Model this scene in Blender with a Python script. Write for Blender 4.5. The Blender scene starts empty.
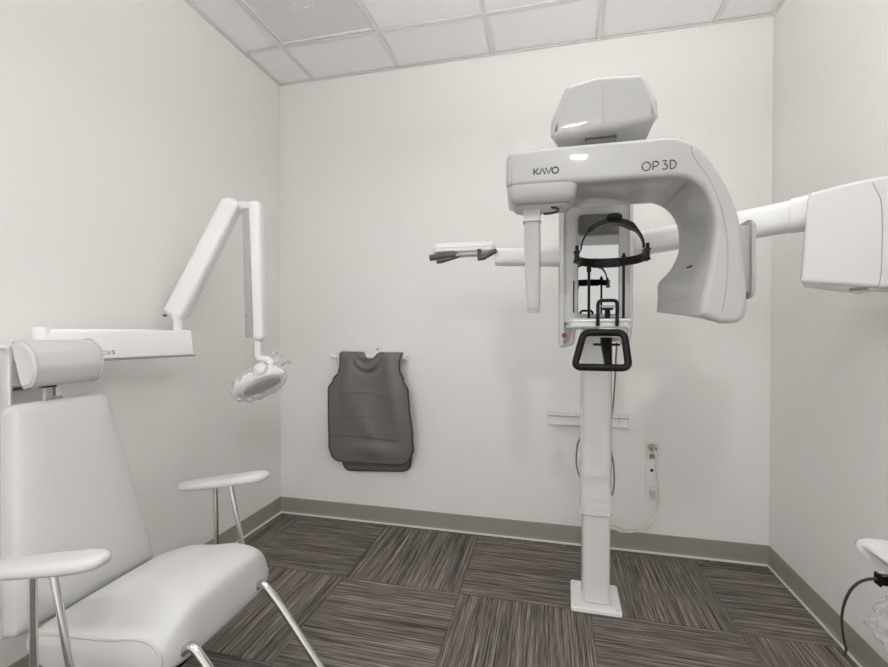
import bpy, bmesh, math, random
from mathutils import Vector, Matrix, noise
from mathutils.geometry import tessellate_polygon
random.seed(4)
AUP_S, ADN_S, BUP_S, BDN_S, CDN_S, WORLD_S = 26.0, 1, 6, 560, 28, 1.45 # light levels
SC = bpy.context.scene
COL = SC.collection
PI = math.pi

# ------------------------------------------------------------------ materials
def mat(name, col, rough=0.5, metal=0.0, bump=None, coat=0.0, spec=0.5, mottle=None, sheen=0.0):
    m = bpy.data.materials.new(name); m.use_nodes = True
    nt = m.node_tree; b = nt.nodes['Principled BSDF']
    b.inputs['Base Color'].default_value = (*col, 1)
    b.inputs['Roughness'].default_value = rough
    b.inputs['Metallic'].default_value = metal
    b.inputs['Specular IOR Level'].default_value = spec
    if coat:
        b.inputs['Coat Weight'].default_value = coat; b.inputs['Coat Roughness'].default_value = 0.04
    tc = nt.nodes.new('ShaderNodeTexCoord')
    if mottle:
        sc, amt = mottle
        n = nt.nodes.new('ShaderNodeTexNoise'); n.inputs['Scale'].default_value = sc; n.inputs['Detail'].default_value = 4
        nt.links.new(tc.outputs['Object'], n.inputs['Vector'])
        r = nt.nodes.new('ShaderNodeMapRange')
        r.inputs['To Min'].default_value = 1 - amt; r.inputs['To Max'].default_value = 1 + amt
        nt.links.new(n.outputs['Fac'], r.inputs['Value'])
        x = nt.nodes.new('ShaderNodeVectorMath'); x.operation = 'SCALE'; x.inputs[0].default_value = col
        nt.links.new(r.outputs['Result'], x.inputs['Scale'])
        nt.links.new(x.outputs['Vector'], b.inputs['Base Color'])
    if bump:
        sc, st = bump
        n = nt.nodes.new('ShaderNodeTexNoise'); n.inputs['Scale'].default_value = sc; n.inputs['Detail'].default_value = 3
        nt.links.new(tc.outputs['Object'], n.inputs['Vector'])
        bp = nt.nodes.new('ShaderNodeBump'); bp.inputs['Strength'].default_value = st; bp.inputs['Distance'].default_value = 0.002
        nt.links.new(n.outputs['Fac'], bp.inputs['Height']); nt.links.new(bp.outputs['Normal'], b.inputs['Normal'])
    return m

M = {}
M['wall'] = mat('wall_paint', (0.845, 0.828, 0.808), 0.55, bump=(260, 0.06), mottle=(1.3, 0.012), spec=0.3)
M['tile'] = mat('ceiling_tile', (0.90, 0.90, 0.895), 0.85, bump=(160, 0.25), mottle=(220, 0.03), spec=0.2)
M['grid'] = mat('ceiling_grid_paint', (0.74, 0.74, 0.73), 0.5)
M['base'] = mat('rubber_base', (0.30, 0.278, 0.245), 0.5, mottle=(6, 0.04))
M['toe'] = mat('pale_toe_edge', (0.72, 0.70, 0.66), 0.5, mottle=(30, 0.05))
M['white'] = mat('gloss_white_plastic', (0.61, 0.605, 0.595), 0.22, coat=0.3, mottle=(3, 0.01))
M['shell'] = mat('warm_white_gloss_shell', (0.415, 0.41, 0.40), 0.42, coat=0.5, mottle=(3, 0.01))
M['bright'] = mat('bright_white_plastic', (0.83, 0.825, 0.82), 0.3, coat=0.2, mottle=(3, 0.01))
M['column'] = mat('column_white_plastic', (0.70, 0.695, 0.69), 0.25, coat=0.3, mottle=(3, 0.01))
M['satin'] = mat('satin_white_paint', (0.80, 0.795, 0.79), 0.42, mottle=(4, 0.01))
M['offw'] = mat('off_white_plastic', (0.70, 0.69, 0.67), 0.4, mottle=(4, 0.01))
M['midgrey'] = mat('mid_grey_plastic', (0.40, 0.39, 0.375), 0.45, mottle=(8, 0.03))
M['greyp'] = mat('grey_plastic', (0.30, 0.29, 0.28), 0.45, mottle=(8, 0.03))
M['dgrey'] = mat('dark_grey_plastic', (0.075, 0.068, 0.062), 0.5, mottle=(20, 0.08))
M['black'] = mat('black_plastic', (0.0075, 0.007, 0.007), 0.38, mottle=(40, 0.1), spec=0.16)
M['seam'] = mat('panel_seam', (0.33, 0.325, 0.315), 0.6, mottle=(40, 0.05))
M['ink'] = mat('dark_lettering', (0.035, 0.033, 0.033), 0.5, mottle=(40, 0.05))
M['vinyl'] = mat('light_grey_vinyl', (0.575, 0.57, 0.565), 0.48, bump=(420, 0.10), mottle=(5, 0.012), spec=0.4)
M['vinyl_side'] = mat('grey_vinyl_piping', (0.50, 0.495, 0.485), 0.5, bump=(420, 0.1), mottle=(5, 0.012))
M['chrome'] = mat('chrome', (0.66, 0.645, 0.62), 0.14, 1.0, mottle=(5, 0.02))
M['apron'] = mat('grey_apron_vinyl', (0.150, 0.142, 0.135), 0.40, bump=(500, 0.2), mottle=(7, 0.05))
M['apron_edge'] = mat('apron_binding', (0.055, 0.051, 0.048), 0.6, bump=(900, 0.2), mottle=(40, 0.05))
M['red'] = mat('red_button', (0.35, 0.03, 0.025), 0.35, mottle=(20, 0.03))
M['plate'] = mat('outlet_plate', (0.78, 0.77, 0.75), 0.4, mottle=(9, 0.02))
M['ivory'] = mat('ivory_cable', (0.70, 0.67, 0.59), 0.45, mottle=(30, 0.03))
M['tan'] = mat('tan_plug', (0.42, 0.36, 0.25), 0.5, mottle=(30, 0.05))
M['brown'] = mat('brown_cable', (0.20, 0.165, 0.13), 0.5, mottle=(30, 0.05))
M['cable'] = mat('dark_cable', (0.065, 0.06, 0.056), 0.5, mottle=(30, 0.05))
M['beige'] = mat('beige_tag', (0.55, 0.50, 0.41), 0.5, mottle=(30, 0.05))
M['recess'] = mat('taupe_recess', (0.33, 0.305, 0.275), 0.4, mottle=(14, 0.1))
M['door'] = mat('door_paint', (0.62, 0.61, 0.59), 0.4, mottle=(3, 0.01))

def mirror_mat():
    m = mat('mirror_glass', (0.52, 0.515, 0.50), 0.015, 1.0, mottle=(2, 0.004)); return m
M['mirror'] = mirror_mat()

def film_mat():
    m = bpy.data.materials.new('clear_plastic_film'); m.use_nodes = True
    nt = m.node_tree; nt.nodes.clear()
    o = nt.nodes.new('ShaderNodeOutputMaterial'); mx = nt.nodes.new('ShaderNodeMixShader')
    t = nt.nodes.new('ShaderNodeBsdfTransparent'); t.inputs['Color'].default_value = (0.97, 0.97, 0.965, 1)
    g = nt.nodes.new('ShaderNodeBsdfPrincipled'); g.inputs['Base Color'].default_value = (0.85, 0.85, 0.84, 1); g.inputs['Roughness'].default_value = 0.15
    tc = nt.nodes.new('ShaderNodeTexCoord'); n = nt.nodes.new('ShaderNodeTexNoise'); n.inputs['Scale'].default_value = 45
    nt.links.new(tc.outputs['Object'], n.inputs['Vector'])
    b = nt.nodes.new('ShaderNodeBump'); b.inputs['Strength'].default_value = 0.7; b.inputs['Distance'].default_value = 0.006
    nt.links.new(n.outputs['Fac'], b.inputs['Height']); nt.links.new(b.outputs['Normal'], g.inputs['Normal'])
    lw = nt.nodes.new('ShaderNodeLayerWeight'); lw.inputs['Blend'].default_value = 0.35
    mr = nt.nodes.new('ShaderNodeMapRange'); mr.inputs['To Min'].default_value = 0.16; mr.inputs['To Max'].default_value = 0.6
    nt.links.new(lw.outputs['Facing'], mr.inputs['Value'])
    nt.links.new(mr.outputs['Result'], mx.inputs[0]); nt.links.new(t.outputs[0], mx.inputs[1]); nt.links.new(g.outputs[0], mx.inputs[2])
    nt.links.new(mx.outputs[0], o.inputs['Surface'])
    return m
M['film'] = film_mat()

def light_mat(strength):
    m = bpy.data.materials.new('fill_light_glow'); m.use_nodes = True
    nt = m.node_tree; nt.nodes.clear()
    o = nt.nodes.new('ShaderNodeOutputMaterial'); e = nt.nodes.new('ShaderNodeEmission')
    e.inputs['Color'].default_value = (1.0, 0.995, 0.985, 1); e.inputs['Strength'].default_value = strength
    nt.links.new(e.outputs[0], o.inputs['Surface']); return m

GX, GY, GT = 0.185, 2.10, 0.6096          # carpet module (24 inch tiles)
def carpet_mat():
    m = bpy.data.materials.new('striped_carpet_tile'); m.use_nodes = True
    nt = m.node_tree; N = nt.nodes.new; L = nt.links.new
    b = nt.nodes['Principled BSDF']; b.inputs['Roughness'].default_value = 0.95; b.inputs['Specular IOR Level'].default_value = 0.15
    tc = N('ShaderNodeTexCoord'); sx = N('ShaderNodeSeparateXYZ'); L(tc.outputs['Object'], sx.inputs[0])
    def mth(op, a, c=None):
        n = N('ShaderNodeMath'); n.operation = op
        for i, v in enumerate((a, c)):
            if v is None: continue
            if isinstance(v, (int, float)): n.inputs[i].default_value = v
            else: L(v, n.inputs[i])
        return n.outputs[0]
    u = mth('DIVIDE', mth('SUBTRACT', sx.outputs['X'], GX), GT); v = mth('DIVIDE', mth('SUBTRACT', sx.outputs['Y'], GY), GT)
    fu, fv = mth('FLOOR', u), mth('FLOOR', v)
    ru, rv = mth('SUBTRACT', u, fu), mth('SUBTRACT', v, fv)
    chk = mth('FLOORED_MODULO', mth('ADD', fu, fv), 2.0)       # 0: stripes run along Y, 1: along X
    inv = mth('SUBTRACT', 1.0, chk)
    across = mth('ADD', mth('MULTIPLY', sx.outputs['X'], inv), mth('MULTIPLY', sx.outputs['Y'], chk))
    along = mth('ADD', mth('MULTIPLY', sx.outputs['Y'], inv), mth('MULTIPLY', sx.outputs['X'], chk))
    seed = mth('ADD', mth('MULTIPLY', fu, 3.71), mth('MULTIPLY', fv, 7.13))
    def streak(ka, kl, det):
        c = N('ShaderNodeCombineXYZ')
        L(mth('MULTIPLY', across, ka), c.inputs[0]); L(mth('MULTIPLY', along, kl), c.inputs[1]); L(seed, c.inputs[2])
        n = N('ShaderNodeTexNoise'); n.inputs['Scale'].default_value = 1.0; n.inputs['Detail'].default_value = det
        n.inputs['Roughness'].default_value = 0.6
        L(c.outputs[0], n.inputs['Vector']); return n.outputs['Fac']
    s1 = streak(190, 2.6, 2.0); s2 = streak(430, 9, 1.0); s3 = streak(60, 1.5, 2.0)
    fine = N('ShaderNodeTexNoise'); fine.inputs['Scale'].default_value = 420; L(tc.outputs['Object'], fine.inputs['Vector'])
    s = mth('ADD', mth('ADD', mth('MULTIPLY', s1, 0.50), mth('MULTIPLY', s2, 0.30)), mth('ADD', mth('MULTIPLY', s3, 0.22), mth('MULTIPLY', fine.outputs['Fac'], 0.14)))
    r = N('ShaderNodeValToRGB'); L(s, r.inputs[0])
    e = r.color_ramp.elements
    e[0].position = 0.47; e[0].color = (0.042, 0.036, 0.032, 1)
    e[1].position = 0.78; e[1].color = (0.56, 0.49, 0.40, 1)
    k = e.new(0.57); k.color = (0.140, 0.124, 0.112, 1)
    k = e.new(0.66); k.color = (0.235, 0.208, 0.183, 1)
    # butt joints between the tiles
    edge = mth('MINIMUM', mth('MINIMUM', ru, mth('SUBTRACT', 1.0, ru)), mth('MINIMUM', rv, mth('SUBTRACT', 1.0, rv)))
    j = N('ShaderNodeMapRange'); j.inputs['From Max'].default_value = 0.008; j.inputs['To Min'].default_value = 0.7; L(edge, j.inputs['Value'])
    vm = N('ShaderNodeVectorMath'); vm.operation = 'SCALE'; L(r.outputs[0], vm.inputs[0]); L(j.outputs[0], vm.inputs['Scale'])
    L(vm.outputs[0], b.inputs['Base Color'])
    bp = N('ShaderNodeBump'); bp.inputs['Strength'].default_value = 0.5; bp.inputs['Distance'].default_value = 0.003
    L(s, bp.inputs['Height']); L(bp.outputs[0], b.inputs['Normal'])
    return m
M['carpet'] = carpet_mat()

def vent_mat():
    m = bpy.data.materials.new('perforated_grey_metal'); m.use_nodes = True
    nt = m.node_tree; N = nt.nodes.new; L = nt.links.new
    b = nt.nodes['Principled BSDF']; b.inputs['Roughness'].default_value = 0.55
    tc = N('ShaderNodeTexCoord'); vo = N('ShaderNodeTexVoronoi'); vo.inputs['Scale'].default_value = 130; vo.inputs['Randomness'].default_value = 0.0
    L(tc.outputs['Object'], vo.inputs['Vector'])
    r = N('ShaderNodeValToRGB'); e = r.color_ramp.elements
    e[0].position = 0.25; e[0].color = (0.52, 0.52, 0.522, 1); e[1].position = 0.40; e[1].color = (0.80, 0.80, 0.795, 1)
    L(vo.outputs['Distance'], r.inputs[0]); L(r.outputs[0], b.inputs['Base Color'])
    return m
M['vent'] = vent_mat()

# ------------------------------------------------------------------ geometry helpers
class G:
    """verts + faces of one mesh; several pieces may be added"""
    def __init__(s): s.v, s.f = [], []
    def add(s, v, f):
        o = len(s.v); s.v += [tuple(p) for p in v]; s.f += [tuple(i + o for i in q) for q in f]; return s
    def loft(s, rings, caps=True, closed=True):
        n = len(rings[0]); v = [p for r in rings for p in r]; f = []
        for i in range(len(rings) - 1):
            for j in range(n if closed else n - 1):
                k = (j + 1) % n
                f.append((i*n + j, i*n + k, (i+1)*n + k, (i+1)*n + j))
        if caps:
            b = (len(rings) - 1)*n
            if n > 12:
                for o, r in ((0, rings[0]), (b, rings[-1])):
                    f += [tuple(o + i for i in q) for q in tessellate_polygon([[Vector(p) for p in r]])]
            else:
                f.append(tuple(range(n - 1, -1, -1))); f.append(tuple(b + j for j in range(n)))
        return s.add(v, f)
    def tube(s, path, r, seg=12, caps=True, closed=False, flat=None):
        P = [Vector(p) for p in path]; n = len(P); rings = []; up = None
        R = r if isinstance(r, (list, tuple)) else [r]*n
        for i in range(n):
            if closed: t = P[(i+1) % n] - P[i-1]
            else: t = P[min(i+1, n-1)] - P[max(i-1, 0)]
            t.normalize()
            if up is None:
                up = Vector((0, 0, 1)) if abs(t.z) < 0.9 else Vector((0, 1, 0))
            up = (up - t*up.dot(t)).normalized(); sd = t.cross(up)
            ring = []
            for k in range(seg):
                a = 2*PI*k/seg; ca, sa = math.cos(a)*R[i], math.sin(a)*R[i]
                if flat: sa *= flat
                ring.append(P[i] + up*ca + sd*sa)
            rings.append(ring)
        if closed: rings.append(rings[0])
        return s.loft(rings, caps=caps and not closed)
    def prism(s, poly, a, b, r, fn, n=3, r2=None):
        """extrude a 2-D outline from a to b with rounded rims of radius r; fn(u, v, t) -> xyz"""
        r2 = r if r2 is None else r2
        rings = []; sg = 1 if b > a else -1
        for i in range(n + 1):
            q = PI/2*i/n; rings.append(([fn(u, v, a + sg*r*(1 - math.sin(q))) for u, v in inset(poly, r*(1 - math.cos(q)))]))
        for i in range(n, -1, -1):
            q = PI/2*i/n; rings.append(([fn(u, v, b - sg*r2*(1 - math.sin(q))) for u, v in inset(poly, r2*(1 - math.cos(q)))]))
        return s.loft(rings)
    def box(s, x0, x1, y0, y1, z0, z1, r=0.004, axis='z', cr=None, n=3):
        cr = r if cr is None else cr
        if axis == 'z': P, a, b, fn = rrect(x0, x1, y0, y1, cr), z0, z1, lambda u, v, t: (u, v, t)
        elif axis == 'y': P, a, b, fn = rrect(x0, x1, z0, z1, cr), y0, y1, lambda u, v, t: (u, t, v)
        else: P, a, b, fn = rrect(y0, y1, z0, z1, cr), x0, x1, lambda u, v, t: (t, u, v)
        return s.prism(P, a, b, r, fn, n)
    def ball(s, c, rx, ry, rz, nu=20, nv=12, rot=None):
        rings = []
        for i in range(1, nv):
            th = PI*i/nv; ring = []
            for k in range(nu):
                a = 2*PI*k/nu; p = Vector((rx*math.sin(th)*math.cos(a), ry*math.sin(th)*math.sin(a), rz*math.cos(th)))
                if rot: p = rot @ p
                ring.append(Vector(c) + p)
            rings.append(ring)
        return s.loft(rings)

def arc_pts(c, p, q, n):
    pass
def round_poly(pts, rad, n=4):
    """round the corners of a polygon"""
    out = []; m = len(pts)
    for i in range(m):
        p = Vector(pts[i]); a = Vector(pts[i-1]); c = Vector(pts[(i+1) % m]); r = rad[i] if isinstance(rad, (list, tuple)) else rad
        d1, d2 = (a - p), (c - p); l1, l2 = d1.length, d2.length; d1.normalize(); d2.normalize()
        ang = math.acos(max(-1, min(1, d1.dot(d2)))); t = r/math.tan(ang/2) if ang > 1e-3 else 0
        t = min(t, 0.49*l1, 0.49*l2)
        s0, s1 = p + d1*t, p + d2*t
        for k in range(n + 1):
            w = k/n; out.append(tuple(s0*(1-w)**2 + p*2*w*(1-w) + s1*w*w))
    return out
def rrect(x0, x1, y0, y1, r, n=4):
    return round_poly([(x0, y0), (x1, y0), (x1, y1), (x0, y1)], r, n)
def inset(poly, d):
    if abs(d) < 1e-9: return list(poly)
    n = len(poly); area = sum(poly[i-1][0]*poly[i][1] - poly[i][0]*poly[i-1][1] for i in range(n)); sg = 1 if area > 0 else -1
    out = []
    for i in range(n):
        p, a, c = Vector(poly[i]), Vector(poly[i-1]), Vector(poly[(i+1) % n])
        e1, e2 = p - a, c - p
        if e1.length < 1e-7: e1 = e2
        if e2.length < 1e-7: e2 = e1
        e1.normalize(); e2.normalize()
        n1 = Vector((-e1.y, e1.x))*sg; n2 = Vector((-e2.y, e2.x))*sg
        b = n1 + n2
        b = n1 if b.length < 1e-5 else b.normalized()
        k = d/max(0.45, b.dot(n1)); out.append(tuple(p + b*k))
    return out
def spline(pts, n=6, closed=False):
    P = [Vector(p) for p in pts]; m = len(P); out = []
    for i in range(m if closed else m - 1):
        if closed: p0, p1, p2, p3 = P[i-1], P[i], P[(i+1) % m], P[(i+2) % m]
        else: p0, p1, p2, p3 = P[max(i-1, 0)], P[i], P[i+1], P[min(i+2, m-1)]
        for k in range(n):
            t = k/n
            out.append(0.5*((2*p1) + (p2 - p0)*t + (2*p0 - 5*p1 + 4*p2 - p3)*t*t + (3*p1 - p0 - 3*p2 + p3)*t**3))
    if not closed: out.append(P[-1])
    return out
def fillet(path, r, n=6):
    """polyline with rounded bends"""
    P = [Vector(p) for p in path]; out = [P[0]]
    for i in range(1, len(P) - 1):
        a, p, c = P[i-1], P[i], P[i+1]; d1, d2 = (a - p), (c - p); t = min(r, 0.48*d1.length, 0.48*d2.length)
        s0, s1 = p + d1.normalized()*t, p + d2.normalized()*t
        for k in range(n + 1):
            w = k/n; out.append(s0*(1-w)**2 + p*2*w*(1-w) + s1*w*w)
    out.append(P[-1]); return out

def obj(name, g, m, parent=None, label=None, sharp=38, kind=None):
    off = Vector((0, 0, 0)); p = parent
    while p is not None: off += p.location; p = p.parent
    me = bpy.data.meshes.new(name)
    me.from_pydata([tuple(Vector(v) - off) for v in g.v], [], g.f)
    me.validate()
    bm = bmesh.new(); bm.from_mesh(me)
    bmesh.ops.remove_doubles(bm, verts=bm.verts, dist=1e-6)
    bmesh.ops.recalc_face_normals(bm, faces=bm.faces)
    for f in bm.faces: f.smooth = True
    for e in bm.edges:
        if len(e.link_faces) == 2 and e.calc_face_angle(0) > math.radians(sharp): e.smooth = False
    bm.to_mesh(me); bm.free()
    me.materials.append(m)
    o = bpy.data.objects.new(name, me); COL.objects.link(o)
    if parent is not None: o.parent = parent
    if label: o['label'] = label
    if kind: o['kind'] = kind
    return o
def thing(name, label, cat, loc, group=None):
    o = bpy.data.objects.new(name, None); COL.objects.link(o); o.location = loc
    o.empty_display_size = 0.1
    o['label'] = label; o['category'] = cat
    if group: o['group'] = group
    return o
def tag(o, label, cat, group=None):
    o['label'] = label; o['category'] = cat
    if group: o['group'] = group
    return o
def struct(name, g, m, parent=None):
    o = obj(name, g, m, parent)
    if parent is None: o['kind'] = 'structure'
    return o

# ------------------------------------------------------------------ the room
XL, XR, YB, YF, ZC = -1.832, 1.1655, 2.744, -1.15, 2.969
TH = 0.12
struct('floor', G().box(XL - TH, XR + TH, YF - TH, YB + TH, -0.05, 0.0, 0.0005), M['carpet'])
struct('wall_left', G().box(XL - TH, XL, YF - TH, YB + TH, 0.0, ZC + 0.10, 0.0005), M['wall'])
struct('wall_right', G().box(XR, XR + TH, YF - TH, YB + TH, 0.0, ZC + 0.10, 0.0005), M['wall'])
struct('wall_back', G().box(XL, XR, YB, YB + TH, 0.0, ZC + 0.10, 0.0005), M['wall'])
# unseen wall behind the camera; wide opening added to let in fill light
OX0, OX1, OZ = -1.70, 1.03, 2.60
wf = G()
for a in ((XL, OX0, 0.0, ZC + 0.10), (OX1, XR, 0.0, ZC + 0.10), (OX0, OX1, OZ, ZC + 0.10)):
    wf.box(a[0], a[1], YF - TH, YF, a[2], a[3], 0.0005)
struct('wall_front', wf, M['wall'])
# lay-in ceiling: tiles with a slightly lower edge, on a T-bar grid
gx = [-1.5641 + GT*k for k in range(0, 5)]
gy = [YB - 0.3701 - GT*k for k in range(0, 8) if YB - 0.3701 - GT*k > YF]
xs = [XL] + gx + [XR]; ys = sorted([YF] + gy + [YB])
vent_c = (0, len(gy) - 1)
cg = G()
vx = (gx[0], gx[1]); vy = (gy[1], gy[0])
for i in range(len(xs) - 1):
    for j in range(len(ys) - 1):
        c = ((xs[i], xs[i+1]), (ys[j], ys[j+1]))
        if abs(c[0][0] - vx[0]) < 1e-3 and abs(c[1][0] - vy[0]) < 1e-3: continue
        cg.box(c[0][0] + 0.002, c[0][1] - 0.002, c[1][0] + 0.002, c[1][1] - 0.002, ZC + 0.006, ZC + 0.03, 0.003, n=2)
cg.box(XL, XR, YF, YB, ZC + 0.06, ZC + 0.09, 0.001)
struct('ceiling', cg, M['tile'])
tb = G()
for x in gx: tb.box(x - 0.012, x + 0.012, YF, YB, ZC, ZC + 0.0055, 0.0008, n=1)
for y in gy: tb.box(XL, XR, y - 0.012, y + 0.012, ZC - 0.0003, ZC + 0.0052, 0.0008, n=1)
tb.box(XL, XL + 0.018, YF, YB, ZC - 0.0006, ZC + 0.0052, 0.0008, n=1); tb.box(XR - 0.018, XR, YF, YB, ZC - 0.0006, ZC + 0.0052, 0.0008, n=1)
tb.box(XL, XR, YB - 0.018, YB, ZC - 0.0008, ZC + 0.0052, 0.0008, n=1); tb.box(XL, XR, YF, YF + 0.018, ZC - 0.0008, ZC + 0.0052, 0.0008, n=1)
struct('trim_1', tb, M['grid'])
# rubber cove base with its pale toe edge
def base(name, tname, run):
    prof = round_poly([(0, 0.005), (0.010, 0.005), (0.0045, 0.024), (0.0045, 0.108), (0.002, 0.110), (0, 0.110)], [0, 0.002, 0.012, 0.001, 0.001, 0], 3)
    toe = [(0, 0.0), (0.014, 0.0), (0.0125, 0.008), (0.0085, 0.010), (0, 0.010)]
    for nm, pr, m in ((name, prof, M['base']), (tname, toe, M['toe'])):
        struct(nm, G().loft([[run(t, d, z) for d, z in pr] for t in (0, 1)]), m)
base('baseboard_left', 'trim_2', lambda t, d, z: (XL + d, YF + (YB - YF)*t, z))
base('baseboard_back', 'trim_3', lambda t, d, z: (XL + (XR - XL)*t, YB - d, z))
base('baseboard_right', 'trim_4', lambda t, d, z: (XR - d, YB + (YF - YB)*t, z))
fr = G()
for a in ((OX0 - 0.06, OX0, 0.0, OZ + 0.06), (OX1, OX1 + 0.06, 0.0, OZ + 0.06), (OX0, OX1, OZ, OZ + 0.06)):
    fr.box(a[0], a[1], YF + 0.0005, YF + 0.02, a[2], a[3], 0.004, axis='y')
struct('fill_opening_frame', fr, M['greyp'])  # casing of the added opening that admits the world light
# added fill lights, unseen behind and above the camera; fixtures are invented
for (px, py, z0, hl, su, sd), lb in zip(((0.24, 1.10, 2.45, 0.80, AUP_S, ADN_S), (0.10, -0.15, 2.40, 0.065, BUP_S, BDN_S), (-1.15, -0.45, 2.40, 0.40, 4, CDN_S)), ('long unseen fill light added above the middle of the room', 'short unseen light added just behind the camera for highlight and shadows', 'unseen fill light added near the left wall behind the camera')):
    hw = min(0.12, hl*0.85)
    LM_UP = light_mat(su); LM_DN = light_mat(sd); LM_DN.name = 'lower_fill_glow'
    t = thing('added_light', lb, 'added light', (px, py, z0), 'added lights out of view')
    obj('housing', G().box(px - hl, px + hl, py - hw, py + hw, z0, z0 + 0.05, 0.006), M['satin'], t)
    obj('upper_glow_panel', G().box(px - hl + 0.01, px + hl - 0.01, py - hw + 0.01, py + hw - 0.01, z0 + 0.051, z0 + 0.056, 0.001, n=1), LM_UP, t)
    obj('lower_glow_panel', G().box(px - hl + 0.01, px + hl - 0.01, py - hw + 0.01, py + hw - 0.01, z0 - 0.006, z0 - 0.001, 0.001, n=1), LM_DN, t)
    for x in (px - hl*0.8, px + hl*0.8):
        obj('hanger', G().tube([(x, py, z0 + 0.055), (x, py, ZC + 0.005)], 0.003, 8), M['chrome'], t)

# perforated ceiling vent
cx, cy = sum(vx)/2, sum(vy)/2; h = 0.290
t = thing('ceiling_vent', 'square grey perforated air vent in the ceiling at the top left', 'air vent', (cx, cy, ZC + 0.004))
f = G()
for x0, x1, y0, y1 in ((-h, h, -h, -h + 0.012), (-h, h, h - 0.012, h), (-h, -h + 0.012, -h + 0.012, h - 0.012), (h - 0.012, h, -h + 0.012, h - 0.012)):
    f.box(cx + x0, cx + x1, cy + y0, cy + y1, ZC + 0.0056, ZC + 0.03, 0.001, n=1)
obj('frame', f, M['tile'], t)
vp = obj('perforated_panel', G().box(cx - h + 0.012, cx + h - 0.012, cy - h + 0.012, cy + h - 0.012, ZC + 0.012, ZC + 0.016, 0.001, n=1), M['vent'], t)
done = set()
for k in range(6):
    a = PI*k/6 + 0.2
    for rr in (0.05, 0.085):
        c = Vector((cx + rr*math.cos(2*a), cy + rr*math.sin(2*a), ZC + 0.0118))
        d = Vector((-math.sin(2*a), math.cos(2*a), 0))*0.018
        if k < 6 and (k, rr) not in done: obj('slot', G().tube([c - d, c + d], 0.0035, 6, flat=0.3), M['offw'], vp)

# ------------------------------------------------------------------ panoramic x-ray machine
PX = thing('panoramic_xray_machine', 'tall white panoramic dental x-ray machine with curved rotating arm on a floor column', 'x-ray machine', (0.215, 2.2, 0.0))
xy = lambda u, v, t: (u, v, t)
xz = lambda u, v, t: (u, t, v)
# floor plate, two column sections
bp_ = obj('base_plate', G().prism(round_poly([(0.098, 2.085), (0.320, 2.085), (0.326, 2.312), (0.106, 2.316)], 0.012), 0.0, 0.022, 0.006, xy), M['bright'], PX)
for x, y in ((0.118, 2.108), (0.303, 2.108), (0.118, 2.29), (0.306, 2.29)):
    obj('bolt_cap', G().tube([(x, y, 0.021), (x, y, 0.026)], 0.009, 10), M['satin'], bp_)
obj('lower_column', G().prism(rrect(0.1505, 0.277, 2.14, 2.275, 0.022), 0.020, 0.50, 0.002, xy), M['column'], PX)
uc = obj('upper_column', G().prism(rrect(0.1410, 0.2835, 2.13, 2.285, 0.026), 0.428, 1.95, 0.004, xy), M['column'], PX)
obj('guide_slot', G().box(0.2715, 0.2755, 2.1305, 2.1345, 0.53, 1.2, 0.0008), M['seam'], uc)
# carriage with mirror
ca = G()
cp = round_poly([(0.038, 1.205), (0.094, 1.224), (0.104, 1.288), (0.262, 1.288), (0.268, 1.228), (0.306, 1.228), (0.317, 1.30), (0.317, 1.94), (0.038, 1.94)], [0.014, 0.012, 0.01, 0.01, 0.012, 0.02, 0.05, 0.02, 0.02], 4)
ca.prism(cp, 1.850, 2.128, 0.016, xz, n=4, r2=0.006)
ca = obj('carriage', ca, M['white'], PX)
mp = rrect(0.108, 0.262, 1.345, 1.742, 0.020)
mi = obj('mirror', G().prism(mp, 1.8505, 1.8480, 0.0006, xz, n=1), M['mirror'], ca)
obj('mirror_rim', G().tube([(u, 1.8492, v) for u, v in mp], 0.0018, 6, closed=True), M['seam'], ca)
obj('carriage_slot', G().box(0.0905, 0.0955, 1.8475, 1.8505, 1.352, 1.482, 0.001, axis='y', cr=0.002, n=1), M['black'], ca)
obj('stop_button', G().tube([(0.056, 1.857, 1.262), (0.056, 1.842, 1.262)], 0.010, 14), M['red'], ca)
obj('indicator_lamp', G().tube([(0.056, 1.857, 1.236), (0.056, 1.846, 1.236)], 0.005, 12), M['greyp'], ca)
# shelf that carries the chin support
sh = obj('patient_shelf', G().box(0.056, 0.248, 1.45, 1.87, 1.291, 1.321, 0.008, cr=0.02), M['white'], PX)
# overhead joint housing
def hubring(y, dz, xa, xb, ins):
    p = [(xa, 1.876 + dz), (xb, 1.902 + dz), (0.310, 1.915), (0.307, 1.958), (0.270, 2.047), (0.145, 2.056), (0.046, 2.040), (0.002, 1.935), (0.000, 1.890)]
    k = 1 - 0.20*max(0, min(1, (y - 1.44)/0.10))       # narrower towards the neck
    return [(0.23 + (u - 0.23)*k, y, v) for u, v in inset(round_poly(p, [0.004, 0.004, 0.006, 0.03, 0.026, 0.05, 0.024, 0.02, 0.006], 4), ins)]
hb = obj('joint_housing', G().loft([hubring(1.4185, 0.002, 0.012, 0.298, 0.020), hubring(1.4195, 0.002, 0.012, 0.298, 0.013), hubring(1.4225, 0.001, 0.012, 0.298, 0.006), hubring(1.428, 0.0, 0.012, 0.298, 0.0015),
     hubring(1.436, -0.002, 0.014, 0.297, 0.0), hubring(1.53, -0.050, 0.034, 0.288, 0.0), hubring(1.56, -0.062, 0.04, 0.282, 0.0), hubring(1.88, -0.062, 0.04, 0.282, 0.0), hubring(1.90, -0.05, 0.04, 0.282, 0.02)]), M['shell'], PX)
obj('housing_seam', G().tube([(0.1535, 1.4183, 1.905), (0.1535, 1.4183, 2.030), (0.1535, 1.4265, 2.053)], 0.0009, 6), M['seam'], hb)
obj('housing_latch', G().box(0.104, 0.196, 1.438, 1.50, 1.848, 1.878, 0.003), M['dgrey'], hb)
obj('neck', G().box(0.06, 0.30, 1.86, 2.10, 1.90, 2.00, 0.02), M['white'], PX)
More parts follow.
